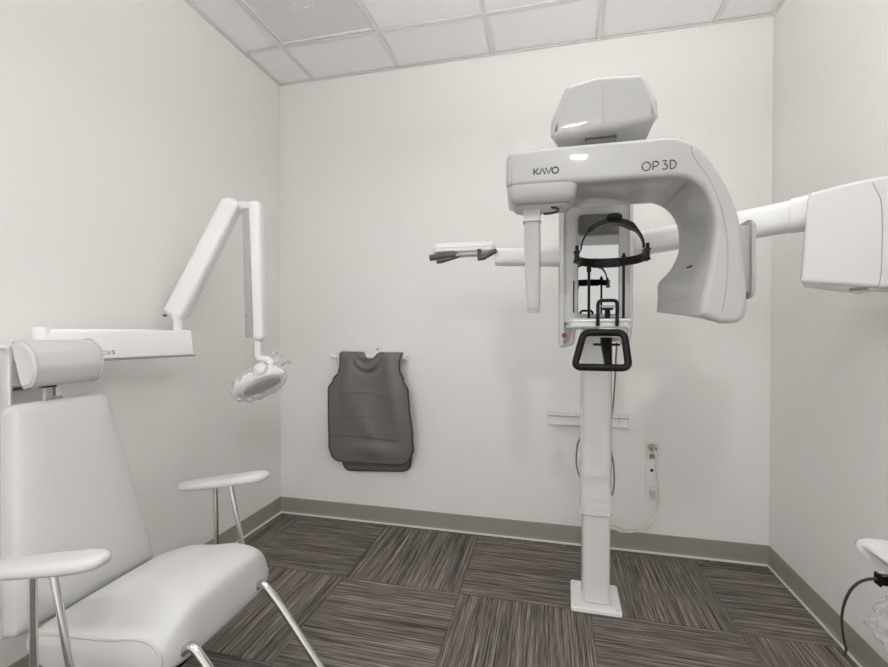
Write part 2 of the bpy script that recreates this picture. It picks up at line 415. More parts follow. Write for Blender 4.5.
# the C-shaped rotating arm: front outline blends to a narrower back outline
inner_f = [(.33, 1.707), (.37, 1.697), (.405, 1.665), (.425, 1.615), (.431, 1.565), (.426, 1.51), (.417, 1.45), (.409, 1.40), (.402, 1.36), (.397, 1.326)]
inner_b = [(.33, 1.710), (.366, 1.693), (.395, 1.66), (.409, 1.625), (.414, 1.585), (.411, 1.535), (.386, 1.482), (.351, 1.443), (.349, 1.40), (.347, 1.345)]
outer_f = [(.444, 1.303), (.488, 1.306), (.507, 1.330), (.509, 1.392), (.501, 1.48), (.496, 1.53), (.488, 1.59), (.467, 1.655), (.445, 1.70), (.420, 1.742), (.39, 1.784), (.352, 1.810), (.31, 1.819)]
def outline(t):
    def mix(a, b): return [(p[0]*(1-t) + q[0]*t, p[1]*(1-t) + q[1]*t) for p, q in zip(a, b)]
    inn = mix(inner_f, inner_b)
    outer_b = [(x*1.10 if x > 0.46 else x + 0.045, z + (0.022 if z < 1.34 else 0)) for x, z in outer_f]
    out = mix(outer_f, outer_b)
    sm_i = [tuple(p) for p in spline(inn[:], 3)]
    sm_o = [tuple(p) for p in spline(out[:], 3)]
    xl = -0.128*(1-t) - 0.146*t
    bl = round_poly([(0.2, 1.822), (xl, 1.818), (xl, 1.711), (0.2, 1.709)], [0, 0.03, 0.012, 0], 4)[5:15]
    return sm_i + sm_o + bl
arm = G(); rings = []
for y, ins in ((1.330, 0.016), (1.3305, 0.012), (1.333, 0.0065), (1.338, 0.002), (1.345, 0.0), (1.39, 0.0), (1.44, 0.0), (1.50, 0.0), (1.56, 0), (1.61, 0), (1.617, 0.003), (1.62, 0.01)):
    t = (y - 1.33)/0.29
    rings.append([(u, y, v) for u, v in inset(outline(t), ins)])
arm.loft(rings)
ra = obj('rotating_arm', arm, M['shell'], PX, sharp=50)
# panel seams on the arm
sp = spline([(.372, 1.3297, 1.786), (.378, 1.3297, 1.755), (.414, 1.3297, 1.697), (.437, 1.3297, 1.64), (.452, 1.3297, 1.585), (.462, 1.3297, 1.507), (.460, 1.3297, 1.414), (.449, 1.3297, 1.332)], 6)
obj('front_seam', G().tube(sp, 0.0011, 6), M['seam'], ra)
obj('inner_seam', G().tube([(inner_f[1][0]*(1 - q) + inner_b[1][0]*q - 0.0004, 1.33 + 0.29*q, inner_f[1][1]*(1 - q) + inner_b[1][1]*q - 0.0006) for q in (0.06, 0.3, 0.6, 0.97)], 0.0013, 6), M['seam'], ra)
def on_inner(z, y):
    t = (y - 1.33)/0.29
    s = [(p.x, p.y) for p in spline([(a[0]*(1-t) + b[0]*t, a[1]*(1-t) + b[1]*t) for a, b in zip(inner_f, inner_b)], 8)]
    for a, b in zip(s, s[1:]):
        if b[1] <= z <= a[1]:
            w = (a[1] - z)/(a[1] - b[1]); return a[0] + (b[0] - a[0])*w
    return s[-1][0]
def inner_line(pts, r): return G().tube([(on_inner(z, y) - 0.0002, y, z) for y, z in pts], r, 6)
obj('inner_panel_seam', inner_line([(1.41, 1.535), (1.405, 1.50), (1.40, 1.46), (1.40, 1.42), (1.41, 1.382), (1.45, 1.379), (1.50, 1.378), (1.55, 1.377)], 0.0008), M['seam'], ra)
obj('indicator', inner_line([(1.445, 1.474), (1.475, 1.474)], 0.0036), M['black'], ra)
# rounded rear cover on the outside of the arm
obj('rear_cover', G().box(0.47, 0.570, 1.425, 1.56, 1.375, 1.604, 0.014, axis='x', cr=0.03), M['shell'], ra)
# lettering, drawn as single strokes on the front face
def strokes(lines, x0, z0, w, h, y, r, fn=None):
    g = G()
    for ln in lines:
        P = [(x0 + a*w, y, z0 + b*h) for a, b in ln]
        if fn: P = [fn(*p) for p in P]
        g.tube(P, r, 6)
    return g
def circ(cx, cz, rx, rz, a0=0, a1=360, n=20):
    return [(cx + rx*math.cos(math.radians(a0 + (a1 - a0)*i/n)), cz + rz*math.sin(math.radians(a0 + (a1 - a0)*i/n))) for i in range(n + 1)]
kavo = [[(0.02, 0.0), (0.02, 1.0)], [(0.19, 1.0), (0.07, 0.5), (0.20, 0.0)], [(0.24, 0.0), (0.35, 1.0), (0.47, 0.0)], [(0.50, 1.0), (0.60, 0.0), (0.72, 1.0)], circ(0.87, 0.5, 0.125, 0.5)]
obj('lettering', strokes(kavo, -0.0485, 1.7400, 0.0715, 0.0175, 1.3296, 0.0021), M['ink'], ra, label='dark four letter maker lettering at the left of the beam')
op3d = [circ(0.125, 0.5, 0.125, 0.5), [(0.325, 0.0), (0.325, 1.0)] + circ(0.40, 0.72, 0.085, 0.28, 90, -90, 10) + [(0.325, 0.44)],
        [(0.60, 1.0), (0.73, 1.0), (0.655, 0.58)] + circ(0.665, 0.29, 0.085, 0.29, 90, -140, 12),
        [(0.83, 0.0), (0.83, 1.0)] + circ(0.87, 0.5, 0.13, 0.5, 90, -90, 14) + [(0.83, 0.0)]]
obj('lettering', strokes(op3d, 0.2475, 1.7275, 0.0865, 0.0235, 1.3296, 0.0016), M['ink'], ra, label='dark model lettering at the right of the beam')
# left end: housing below the beam with the hanging detector
dh = G()
def dring(z, ins, y1=1.505):
    return [(u, v, z) for u, v in inset(rrect(-0.129, 0.078, 1.334, y1, 0.03), ins)]
dh.loft([dring(1.745, 0.0), dring(1.708, 0.0), dring(1.690, 0.003), dring(1.676, 0.009), dring(1.667, 0.018), dring(1.663, 0.026)])
dh = obj('detector_housing', dh, M['shell'], PX)
obj('housing_tray', G().prism(rrect(-0.098, 0.050, 1.368, 1.482, 0.015), 1.664, 1.6600, 0.0015, xy, n=1), M['offw'], dh)
obj('swivel_track', G().tube([(-0.020 + 0.046*math.cos(a), 1.43 + 0.040*math.sin(a), 1.6595) for a in [math.radians(-60 + 15*i) for i in range(11)]], 0.0042, 8, flat=0.6), M['dgrey'], dh)
dt = G()
dt.prism(rrect(-0.085, -0.028, 1.418, 1.480, 0.010), 1.627, 1.664, 0.002, xy)
dt = obj('detector_collar', dt, M['column'], PX)
dr_ = []
for z, a, b in ((1.640, -0.076, -0.035), (1.622, -0.078, -0.033), (1.617, -0.080, -0.031), (1.55, -0.080, -0.030), (1.45, -0.077, -0.030), (1.36, -0.071, -0.032), (1.345, -0.0705, -0.032), (1.342, -0.069, -0.034)):
    dr_.append([(u, v, z) for u, v in rrect(a, b, 1.425, 1.485, 0.010)])
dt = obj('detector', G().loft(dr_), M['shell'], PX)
obj('detector_vents', G().box(-0.0685, -0.034, 1.4235, 1.426, 1.3475, 1.3515, 0.0005).add([], []).box(-0.0685, -0.034, 1.4235, 1.426, 1.3545, 1.3565, 0.0005), M['seam'], dt)
# head support: U-shaped brow band, two rods, overhead strap with knob
HX, HY = 0.177, 1.40
band_path = [(HX + 0.098*math.cos(a), HY + 0.135*abs(math.sin(a))**0.75, 1.506) for a in [PI*i/22 for i in range(23)]]
def ribbon(path, z0s, z1s, th):
    """vertical strap along a path"""
    rings = []; n = len(path)
    for i in range(n):
        a, b = Vector(path[max(i-1, 0)]), Vector(path[min(i+1, n-1)]); d = (b - a); d.z = 0; d.normalize(); nn = Vector((-d.y, d.x, 0))*th/2
        p = Vector(path[i]); z0, z1 = z0s(i/(n-1)), z1s(i/(n-1))
        e = min(th/2, 0.002)
        rings.append([p - nn + Vector((0, 0, z0 + e)), p - nn*0.4 + Vector((0, 0, z0)), p + nn*0.4 + Vector((0, 0, z0)), p + nn + Vector((0, 0, z0 + e)), p + nn + Vector((0, 0, z1 - e)), p + nn*0.4 + Vector((0, 0, z1)), p - nn*0.4 + Vector((0, 0, z1)), p - nn + Vector((0, 0, z1 - e))])
    return G().loft(rings)
hs = obj('head_band', ribbon(band_path, lambda t: -0.015, lambda t: 0.012, 0.010), M['black'], PX)
obj('brow_pad', ribbon([(p[0], p[1] - 0.004, p[2]) for p in band_path[8:15]], lambda t: -0.018, lambda t: 0.012, 0.014), M['black'], hs)
for s in (-1, 1):
    x = HX + s*0.098
    obj('temple_hinge', G().box(x - 0.010, x + 0.010, HY - 0.015, HY + 0.03, 1.490, 1.524, 0.004), M['black'], hs)
    obj('temple_screw', G().tube([(x, HY - 0.01, 1.520), (x, HY - 0.01, 1.538)], 0.0055, 10), M['black'], hs)
def arch(a): return (HX + 0.003 + 0.089*math.cos(a), HY + 0.012, 1.528 + 0.082*math.sin(a))
st = G(); A = [arch(PI*i/28) for i in range(29)]
rings = []
for i, p in enumerate(A):
    a = PI*i/28; thick = 0.0075 if 8 <= i <= 21 else 0.0026
    if i in (7, 22): thick = 0.004
    o_ = Vector((math.cos(a), 0, math.sin(a))); pv = Vector(p); w = 0.008 + 0.011*min(1, max(0, (math.sin(a) - 0.35)/0.4))
    rings.append([pv + o_*thick + Vector((0, -w, 0)), pv - o_*thick + Vector((0, -w, 0)), pv - o_*thick + Vector((0, w, 0)), pv + o_*thick + Vector((0, w, 0))])
obj('overhead_strap', st.loft(rings), M['black'], hs, sharp=60)
obj('strap_knob', G().ball((HX + 0.007, HY - 0.008, 1.6185), 0.0225, 0.018, 0.0125), M['black'], hs)
for x, zt in ((0.1245, 1.500), (0.2315, 1.533)):
    obj('support_rod', G().tube([(x, 1.53, 1.312), (x, 1.53, zt), ], 0.0045, 12).tube([(x, 1.53, zt - 0.025), (x, 1.53, zt - 0.008)], 0.0075, 12), M['black'], hs)
obj('rod_bar', G().box(0.118, 0.238, 1.520, 1.538, 1.318, 1.325, 0.002), M['black'], sh)
# chin rest
cr = obj('chin_rest', G().tube(fillet([(0.1445, 1.4445, 1.297), (0.1445, 1.4445, 1.376), (0.2005, 1.4445, 1.376), (0.2005, 1.4445, 1.297)], 0.014), 0.0056, 10), M['black'], PX)
obj('chin_cup', G().tube([(0.176, 1.475, 1.318), (0.176, 1.475, 1.350)], 0.0085, 12).box(0.158, 0.194, 1.465, 1.485, 1.348, 1.355, 0.002), M['black'], cr)
obj('cross_bar', G().tube([(0.1445, 1.4445, 1.358), (0.2005, 1.4445, 1.358)], 0.0026, 8), M['greyp'], cr)
# black hand grip under the shelf
gp = fillet([(0.165, 1.445, 1.277), (0.221, 1.445, 1.277), (0.229, 1.405, 1.172), (0.073, 1.405, 1.172), (0.103, 1.445, 1.277), (0.165, 1.445, 1.277)], 0.022, 6)[:-1]
hg = obj('hand_grip', G().tube(gp, 0.0110, 14, closed=True), M['black'], PX)
obj('grip_mount', G().tube([(0.178, 1.52, 1.295), (0.178, 1.52, 1.240), (0.178, 1.46, 1.175)], [0.020, 0.018, 0.012], 12).box(0.137, 0.219, 1.50, 1.54, 1.234, 1.241, 0.002), M['black'], hg)
obj('mount_block', G().box(0.145, 0.212, 1.455, 1.56, 1.262, 1.294, 0.006), M['offw'], hg)
# long side arms of the head positioner
def bar(P, Q, h0, h1, w, sec_r=0.35):
    P, Q = Vector(P), Vector(Q); d = (Q - P); d.z = 0; d.normalize(); nn = Vector((-d.y, d.x, 0)); rings = []
    for t, k in ((0, 0.9), (0.02, 1.0), (0.98, 1.0), (1, 0.9)):
        c = P + (Q - P)*t; h = (h0 + (h1 - h0)*t)*k
        rr = round_poly([(-w/2*k, -h/2), (w/2*k, -h/2), (w/2*k, h/2), (-w/2*k, h/2)], h*sec_r, 5)
        rings.append([c + nn*u + Vector((0, 0, v)) for u, v in rr])
    return G().loft(rings)
obj('extension_arm', bar((0.06, 2.09, 1.613), (-0.250, 2.075, 1.624), 0.084, 0.082, 0.07), M['bright'], PX)
ra2 = obj('extension_arm', bar((0.30, 2.07, 1.645), (0.83, 1.80, 1.684), 0.094, 0.112, 0.08), M['bright'], PX)
obj('arm_collar', bar((0.822, 1.804, 1.685), (0.885, 1.772, 1.690), 0.118, 0.122, 0.09), M['bright'], ra2)
# small head holder at the left end
hh = G()
hp = round_poly([(-0.548, 2.03), (-0.25, 2.03), (-0.25, 2.13), (-0.548, 2.13)], [0.04, 0.02, 0.02, 0.04], 6)
for z, ins in ((1.648, 0.012), (1.652, 0.003), (1.662, 0.0), (1.690, 0.004)):
    hh_ring = [(u, v, z) for u, v in inset(hp, ins)]
    hh.v and None
    dr_ = hh_ring
    if z == 1.648: rr_ = []
    rr_.append(dr_)
rr_.append([(u, v, 1.703 - 0.012*abs((u + 0.40)/0.15)**2) for u, v in inset(hp, 0.022)])
rr_.append([(u, v, 1.708 - 0.010*abs((u + 0.40)/0.15)**2) for u, v in inset(hp, 0.045)])
hh.loft(rr_)
hh = obj('head_holder', hh, M['bright'], PX)
obj('holder_seam', G().tube([(u, v - 0.0005, 1.668) for u, v in hp[:]], 0.0008, 6, closed=True), M['seam'], hh)
obj('holder_block', G().box(-0.43, -0.30, 2.045, 2.115, 1.632, 1.656, 0.006), M['offw'], hh)
def paddle(pts, r, fl): return G().tube(pts, r, 12, flat=fl)
obj('ear_paddle', paddle([(-0.552, 2.02, 1.621), (-0.50, 2.02, 1.627), (-0.438, 2.03, 1.634), (-0.430, 2.03, 1.634)], [0.014, 0.0165, 0.0165, 0.010], 0.7).tube([(-0.52, 2.05, 1.648), (-0.45, 2.05, 1.644)], [0.010, 0.014], 10).tube([(-0.512, 2.0, 1.600), (-0.49, 2.0, 1.602), (-0.415, 2.04, 1.626)], [0.011, 0.011, 0.005], 10), M['dgrey'], hh)
obj('ear_paddle', paddle([(-0.325, 2.03, 1.614), (-0.300, 2.03, 1.616), (-0.237, 2.02, 1.645)], [0.012, 0.013, 0.010], 0.7).tube([(-0.318, 2.03, 1.655), (-0.318, 2.03, 1.612)], 0.009, 10), M['dgrey'], hh)
# large box at the right end
def bring(x, z0, z1, ins, y0=1.60, y1=1.83):
    p = round_poly([(y0, z0), (y1, z0), (y1, z1), (y0, z1)], [0.012, 0.02, 0.03, 0.014], 4)
    k = max(0.0, min(1.0, (1.0 - x)/0.23))            # the inner end is cut back at an angle
    return [(x + (u - y0)*0.52*k + (v - 1.57)*0.07*k, u, v) for u, v in inset(p, ins)]
bx = G().loft([bring(0.7655, 1.437, 1.704, 0.012), bring(0.768, 1.435, 1.709, 0.004), bring(0.773, 1.434, 1.712, 0.0), bring(0.87, 1.425, 1.733, 0.0), bring(0.962, 1.416, 1.750, 0.0),
              bring(1.03, 1.410, 1.752, 0.0), bring(1.055, 1.410, 1.748, 0.004), bring(1.062, 1.413, 1.745, 0.014)])
bx = obj('detector_box', bx, M['column'], PX)
obj('box_seam', G().tube(spline([(0.958, 1.60, 1.412), (0.9655, 1.5993, 1.45), (0.968, 1.5993, 1.55), (0.9665, 1.5993, 1.64), (0.962, 1.5993, 1.68), (0.952, 1.5997, 1.705), (0.943, 1.600, 1.727)], 5) + [Vector((0.945, 1.606, 1.742)), Vector((0.952, 1.62, 1.7485)), Vector((0.955, 1.75, 1.749))], 0.0011, 6), M['seam'], bx)
obj('box_foot', G().box(0.95, 1.05, 1.625, 1.72, 1.4085, 1.418, 0.003), M['offw'], bx)

# ------------------------------------------------------------------ intraoral x-ray unit on the left wall
IO = thing('intraoral_xray_unit', 'white wall-mounted dental x-ray unit with a long bracket and folding arm', 'x-ray unit', (XL + 0.002, 1.25, 1.15))
wb = obj('wall_box', G().box(XL + 0.001, XL + 0.034, 1.11, 1.30, 1.080, 1.232, 0.008, axis='x', cr=0.012), M['offw'], IO)
obj('box_lip', G().box(XL + 0.003, XL + 0.038, 1.115, 1.19, 1.072, 1.082, 0.002), M['dgrey'], wb)
obj('wall_bracket', G().box(XL + 0.001, XL + 0.075, 0.86, 1.115, 0.98, 1.235, 0.012, axis='x', cr=0.04), M['satin'], IO)
obj('bracket_pivot', G().tube(fillet([(XL + 0.03, 1.17, 1.19), (-1.745, 1.185, 1.19)], 0.01), 0.035, 16), M['satin'], IO)
BA, BB = Vector((-1.742, 1.19, 0)), Vector((-1.628, 1.728, 0)); bd = (BB - BA).normalized(); bn = Vector((bd.y, -bd.x, 0))   # bn points to the room
def bsec(t, z0, z1, w0, w1, k=0.0):
    c = BA + (BB - BA)*t
    p = round_poly([(-w0/2, z0), (w0/2, z0), (w1/2, z1), (-w1/2, z1)], [0.004, 0.004, 0.018, 0.018], 4)
    return [c + bn*u + Vector((0, 0, v)) for u, v in inset(p, k)]
br = obj('bracket_arm', G().loft([bsec(0.01, 1.172, 1.287, 0.07, 0.05, 0.004), bsec(0.02, 1.172, 1.287, 0.07, 0.05), bsec(0.5, 1.170, 1.285, 0.07, 0.05), bsec(0.985, 1.168, 1.279, 0.07, 0.045), bsec(1.0, 1.169, 1.274, 0.066, 0.04, 0.006)]), M['bright'], IO)
obj('bracket_underside', G().loft([bsec(0.02, 1.163, 1.170, 0.074, 0.074), bsec(1.005, 1.160, 1.167, 0.074, 0.074)]), M['greyp'], br)
obj('pivot_cap', G().tube([(-1.742, 1.192, 1.16), (-1.742, 1.192, 1.285), (-1.742, 1.192, 1.292), (-1.742, 1.192, 1.294)], [0.027, 0.027, 0.023, 0.012], 24), M['satin'], br)
# word on the bracket's room-facing side
focus = [[(0.12, 1), (0, 1), (0, 0)], [(0, 0.52), (0.10, 0.52)], circ(0.275, 0.5, 0.095, 0.5), circ(0.50, 0.5, 0.095, 0.5, 50, 310, 14), [(0.645, 1), (0.645, 0.3)] + circ(0.71, 0.3, 0.065, 0.3, 180, 360, 8) + [(0.775, 1)],
         [(0.99, 0.88), (0.93, 1.0), (0.87, 0.88), (0.87, 0.66), (0.98, 0.42), (0.99, 0.2), (0.93, 0.0), (0.86, 0.12)]]
def onbr(x, y, z):
    c = BA + bd*x; h = (z - 1.170)/(1.285 - 1.170)
    q = c + bn*(0.0352 - 0.010*h); return (q.x, q.y, z)
obj('lettering', strokes(focus, 0.138, 1.188, 0.078, 0.0135, 0, 0.0013, onbr), M['ink'], br, label='dark lettering along the bracket, partly hidden by the headrest')
# joint, upper arm, elbow, lower arm
J0 = Vector((-1.672, 1.706, 1.272))
obj('swivel_post', G().tube([J0, J0 + Vector((0, 0, 0.05)), J0 + Vector((-0.002, 0, 0.07)), J0 + Vector((-0.004, 0, 0.09))], [0.020, 0.021, 0.028, 0.03], 20), M['satin'], IO)
rx = Vector((0.973, 0.232, 0))                       # the folding arm's own plane
ry = Vector((-0.232, 0.973, 0))
def beam(P, Q, w0, w1, d, cap):
    P, Q = Vector(P), Vector(Q); t = (Q - P).normalized(); s = ry.cross(t).normalized(); rings = []
    L_ = (Q - P).length
    st_ = [(cap*0.8*(1 - math.cos(PI/2*i/6)), math.sqrt(max(0.08, 1 - math.cos(PI/2*i/6)**2))) for i in range(7)]
    seq = st_ + [(L_ - x, k) for x, k in reversed(st_)]
    for x, k in seq:
        c = P + t*x; w = (w0 + (w1 - w0)*x/L_)*k
        p = round_poly([(-w/2, -d/2*k), (w/2, -d/2*k), (w/2, d/2*k), (-w/2, d/2*k)], min(w, d)*0.33, 4)
        rings.append([c + s*u + ry*v for u, v in p])
    return G().loft(rings)
E0 = Vector((-1.465, 1.822, 1.868))
up_ = obj('upper_arm', beam(J0 + Vector((-0.022, 0.0, 0.062)), E0 + Vector((0.008, 0, 0.034)), 0.098, 0.088, 0.075, 0.045), M['bright'], IO)
obj('arm_screw', G().tube([J0 + Vector((-0.034, -0.03, 0.075)), J0 + Vector((-0.037, -0.042, 0.075))], 0.006, 10), M['dgrey'], up_)
obj('elbow', G().tube([E0 + Vector((-0.03, 0.0, 0.005)), E0 + Vector((0.075, 0.024, -0.005))], 0.026, 18), M['satin'], IO)
lo_ = obj('lower_arm', beam((-1.365, 1.848, 1.895), (-1.349, 1.857, 1.232), 0.058, 0.052, 0.062, 0.03), M['bright'], IO)
obj('spring_cover', beam((-1.394, 1.828, 1.855), (-1.381, 1.832, 1.245), 0.034, 0.036, 0.045, 0.008), M['midgrey'], lo_)
obj('lock_dot', G().tube([(-1.3870, 1.812, 1.345), (-1.3868, 1.8035, 1.345)], 0.005, 8), M['greyp'], lo_)
obj('ball_joint', G().ball((-1.346, 1.85, 1.248), 0.026, 0.026, 0.022), M['offw'], lo_)
yk = obj('yoke', G().tube(fillet([(-1.358, 1.854, 1.235), (-1.357, 1.854, 1.145), (-1.300, 1.868, 1.138), (-1.285, 1.85, 1.085)], 0.02), 0.0155, 14), M['satin'], IO)
HC = Vector((-1.355, 1.856, 1.022))                  # tube head
hu = (rx*0.90 + Vector((0, 0, 0.43))).normalized(); hv = ry.cross(hu)*-1; hv = Vector((hu.x, hu.y, hu.z)).cross(ry).normalized()
if hv.z < 0: hv = -hv
al = math.radians(32)                                # rolled so that the port turns towards the room
hv, hy = hv*math.cos(al) + ry*math.sin(al), ry*math.cos(al) - hv*math.sin(al)
head = G(); rings = []
for i in range(15):
    s = -1 + 2*i/14; k = max(0.12, (1 - abs(s)**2.6)**0.5)
    hi = 0.070*k*(1 + 0.10*s); lo = -0.022*(k**0.5)
    wd = 0.066*k
    ring = []
    for j in range(20):
        a = 2*PI*j/20; ca, sa = math.cos(a), math.sin(a)
        hgt = hi*sa if sa > 0 else -lo*sa*1.0
        ring.append(HC + hu*(0.132*s) + hy*(wd*math.copysign(abs(ca)**0.75, ca)) + hv*hgt)
    rings.append(ring)
th = obj('tube_head', head.loft(rings), M['bright'], IO)
rec = [HC + hu*(0.020 + 0.092*math.cos(a)) + hy*(-0.012 + 0.045*math.sin(a)) - hv*0.024 for a in [2*PI*i/28 for i in range(28)]]
obj('cone_port', G().loft([[p + hv*0.012 for p in rec], rec, [p - hv*0.008 for p in rec], [HC + (p - HC)*0.82 - hv*0.012 for p in rec]]), M['recess'], th)
hk = HC + hu*0.055 + hv*0.026
obj('head_knob', G().tube([hk - hy*0.02, hk - hy*0.075, hk - hy*0.080], [0.031, 0.031, 0.024], 22).tube([hk - hy*0.079, hk - hy*0.084], [0.016, 0.013], 18), M['offw'], th)
# crumpled protective bag pulled over the tube head
bag = G(); rings = []
for i in range(26):
    s = -1 + 2*i/25; k = max(0.10, (1 - abs(s)**3.0)**0.5); ring = []
    for j in range(40):
        a = 2*PI*j/40
        w = 0.080*k; hh_ = (0.088 if math.sin(a) > 0 else 0.060)*k
        p = HC + hu*(0.138*s) + hy*(w*math.cos(a)) + hv*(hh_*math.sin(a))
        nz = noise.noise(p*38)*0.010 + noise.noise(p*85)*0.006
        d = (p - HC - hu*(0.138*s)); d = d.normalized() if d.length > 1e-6 else hv
        ring.append(p + d*nz)
    rings.append(ring)
bag.loft(rings, caps=False)
fr_ = []
for i in range(7):                                    # gathered open end at the upper right
    q = i/6; ring = []
    for j in range(26):
        a = 2*PI*j/26; r_ = 0.028 + 0.020*q + 0.012*math.sin(a*5 + q*3)*q
        p = HC + hu*(0.070 + 0.075*q) + hv*(0.075 + 0.012*q) + hy*(r_*math.cos(a)) + (hv*0.8 - hu*0.5)*(r_*math.sin(a))
        ring.append(p + Vector((noise.noise(p*60), noise.noise(p*60 + Vector((7, 0, 0))), noise.noise(p*60 + Vector((0, 9, 0)))))*0.010)
    fr_.append(ring)
bag.loft(fr_, caps=False)
tag(obj('plastic_cover', bag, M['film'], sharp=70), 'crumpled clear plastic bag wrapped over the white x-ray head on the folding arm', 'plastic cover')

# ------------------------------------------------------------------ exam chair
CH = thing('exam_chair', 'light grey upholstered exam chair with headrest, padded arms and chrome legs', 'chair', (-1.2, 1.15, 0.0))
CY = 1.15
# seat: side profile lofted across the width, crowned in the middle
prof_s = [(-1.428, 0.356), (-1.445, 0.388), (-1.432, 0.416), (-1.36, 0.430), (-1.25, 0.438), (-1.15, 0.449), (-1.075, 0.463), (-1.022, 0.460), (-0.992, 0.438), (-0.984, 0.408), (-0.994, 0.380), (-1.03, 0.362), (-1.13, 0.345), (-1.29, 0.330), (-1.39, 0.330)]
prof_s = [(p.x, p.y) for p in spline(prof_s, 4, closed=True)]
cz0 = 0.43
SW = 0.222; SY = 1.168
def seat_ring(y, k, ins):
    out = []
    for (x, z), (xi, zi) in zip(prof_s, inset(prof_s, ins)):
        up = max(0.0, min(1.0, (z - 0.395)/0.035)); fx = 0.22 + 0.78*max(0, min(1, (x + 1.44)/0.20))
        fw = max(0.0, min(1.0, (x + 1.04)/0.04))
        out.append((xi + k*0.030*fw, y, zi + k*0.088*up*fx))
    return out
rings = []
for i in range(25):
    v = -1 + 2*i/24
    rings.append(seat_ring(SY + SW*v, (1 - abs(v)**6.5)*(0.94 + 0.06*(1 - v*v)), 0.0))
ends = [(0.0, SW + 0.003, 0.003), (0.0, SW + 0.006, 0.012)]
pre = [seat_ring(SY - y, 0, i) for _, y, i in reversed(ends)]; post = [seat_ring(SY + y, 0, i) for _, y, i in ends]
se = obj('seat', G().loft(pre + rings + post), M['vinyl'], CH)
for s in (-1, 1):
    pp = [(x, CY + s*0.2465, z) for x, z in inset(prof_s, -0.0005) if z > 0.378]
    i0 = max(range(len(prof_s)), key=lambda i: 0)
    order = [(x, z) for x, z in inset(prof_s, 0.0005)]
    k0 = min(range(len(order)), key=lambda i: abs(order[i][0] + 1.428) + abs(order[i][1] - 0.356)*2)
    seq = order[k0:] + order[:k0]
    seq = [q for q in seq]
    cut = [q for q in seq if not (q[1] < 0.368)]
    obj('piping', G().tube([(x, SY + s*(SW + 0.002), z) for x, z in cut], 0.0042, 8), M['vinyl_side'], se)
# backrest
def bk(y, s, d):           # y across, s up the back (0..1), d forward
    b0, b1 = Vector((-1.464, 0, 0.405)), Vector((-1.592, 0, 1.064)); ax = (b1 - b0); n_ = Vector((ax.z, 0, -ax.x)).normalized()
    p = b0 + ax*s + n_*d; return (p.x, CY + y, p.z)
bpoly = round_poly([(-0.224, 0.0), (0.236, 0.0), (0.212, 0.30), (0.153, 0.985), (-0.144, 0.985), (-0.200, 0.30)], [0.03, 0.03, 0.3, 0.045, 0.045, 0.3], 8)
def bk_ring(d, k, bul):
    out = []
    for y, s in bpoly:
        sy = s
        yy = y*k; ss = 0.49 + (sy - 0.49)*k
        out.append(bk(yy, ss, d + bul*max(0, 1 - (abs(ss - 0.45)/0.6)**2)))
    return out
rings = [bk_ring(-0.072, 0.90, 0), bk_ring(-0.070, 0.95, 0), bk_ring(-0.062, 0.985, 0), bk_ring(-0.05, 1.0, 0), bk_ring(-0.014, 1.0, 0), bk_ring(-0.003, 0.985, 0), bk_ring(0.004, 0.95, 0.001), bk_ring(0.008, 0.88, 0.003),
         bk_ring(0.010, 0.7, 0.006), bk_ring(0.011, 0.45, 0.009), bk_ring(0.011, 0.2, 0.010)]
be = obj('backrest', G().loft(rings), M['vinyl'], CH, sharp=60)
obj('piping', G().tube([bk(y, s, -0.058) for y, s in bpoly], 0.004, 8, closed=True), M['vinyl_side'], be)
# headrest: D-shaped bolster
hd = round_poly([(-1.648, 1.246), (-1.602, 1.098), (-1.560, 1.110), (-1.543, 1.165), (-1.556, 1.218), (-1.60, 1.250)], [0.010, 0.012, 0.04, 0.05, 0.04, 0.03], 5)
def hring(y, k):
    cx_, cz_ = -1.592, 1.172
    return [(cx_ + (x - cx_)*k, y, cz_ + (z - cz_)*k) for x, z in hd]
he = obj('headrest', G().loft([hring(1.036, 0.72), hring(1.034, 0.86), hring(1.0375, 0.95), hring(1.045, 1.0), hring(1.06, 1.0), hring(1.15, 1.005), hring(1.225, 1.0), hring(1.245, 0.985), hring(1.254, 0.95), hring(1.258, 0.86), hring(1.256, 0.7)]), M['vinyl'], CH)
for y in (1.042, 1.250):
    obj('piping', G().tube([(x, y, z) for _, (x, z) in enumerate([(p[0], p[2]) for p in hring(y, 1.0)])], 0.0035, 8, closed=True), M['vinyl_side'], he)
obj('headrest_post', G().box(-1.640, -1.622, 1.115, 1.175, 0.98, 1.16, 0.004), M['chrome'], CH)
obj('height_scale', G().box(-1.6215, -1.6195, 1.146, 1.170, 1.06, 1.12, 0.0006), M['satin'], CH)
obj('post_collar', G().box(-1.645, -1.615, 1.108, 1.150, 1.092, 1.106, 0.002), M['black'], CH)
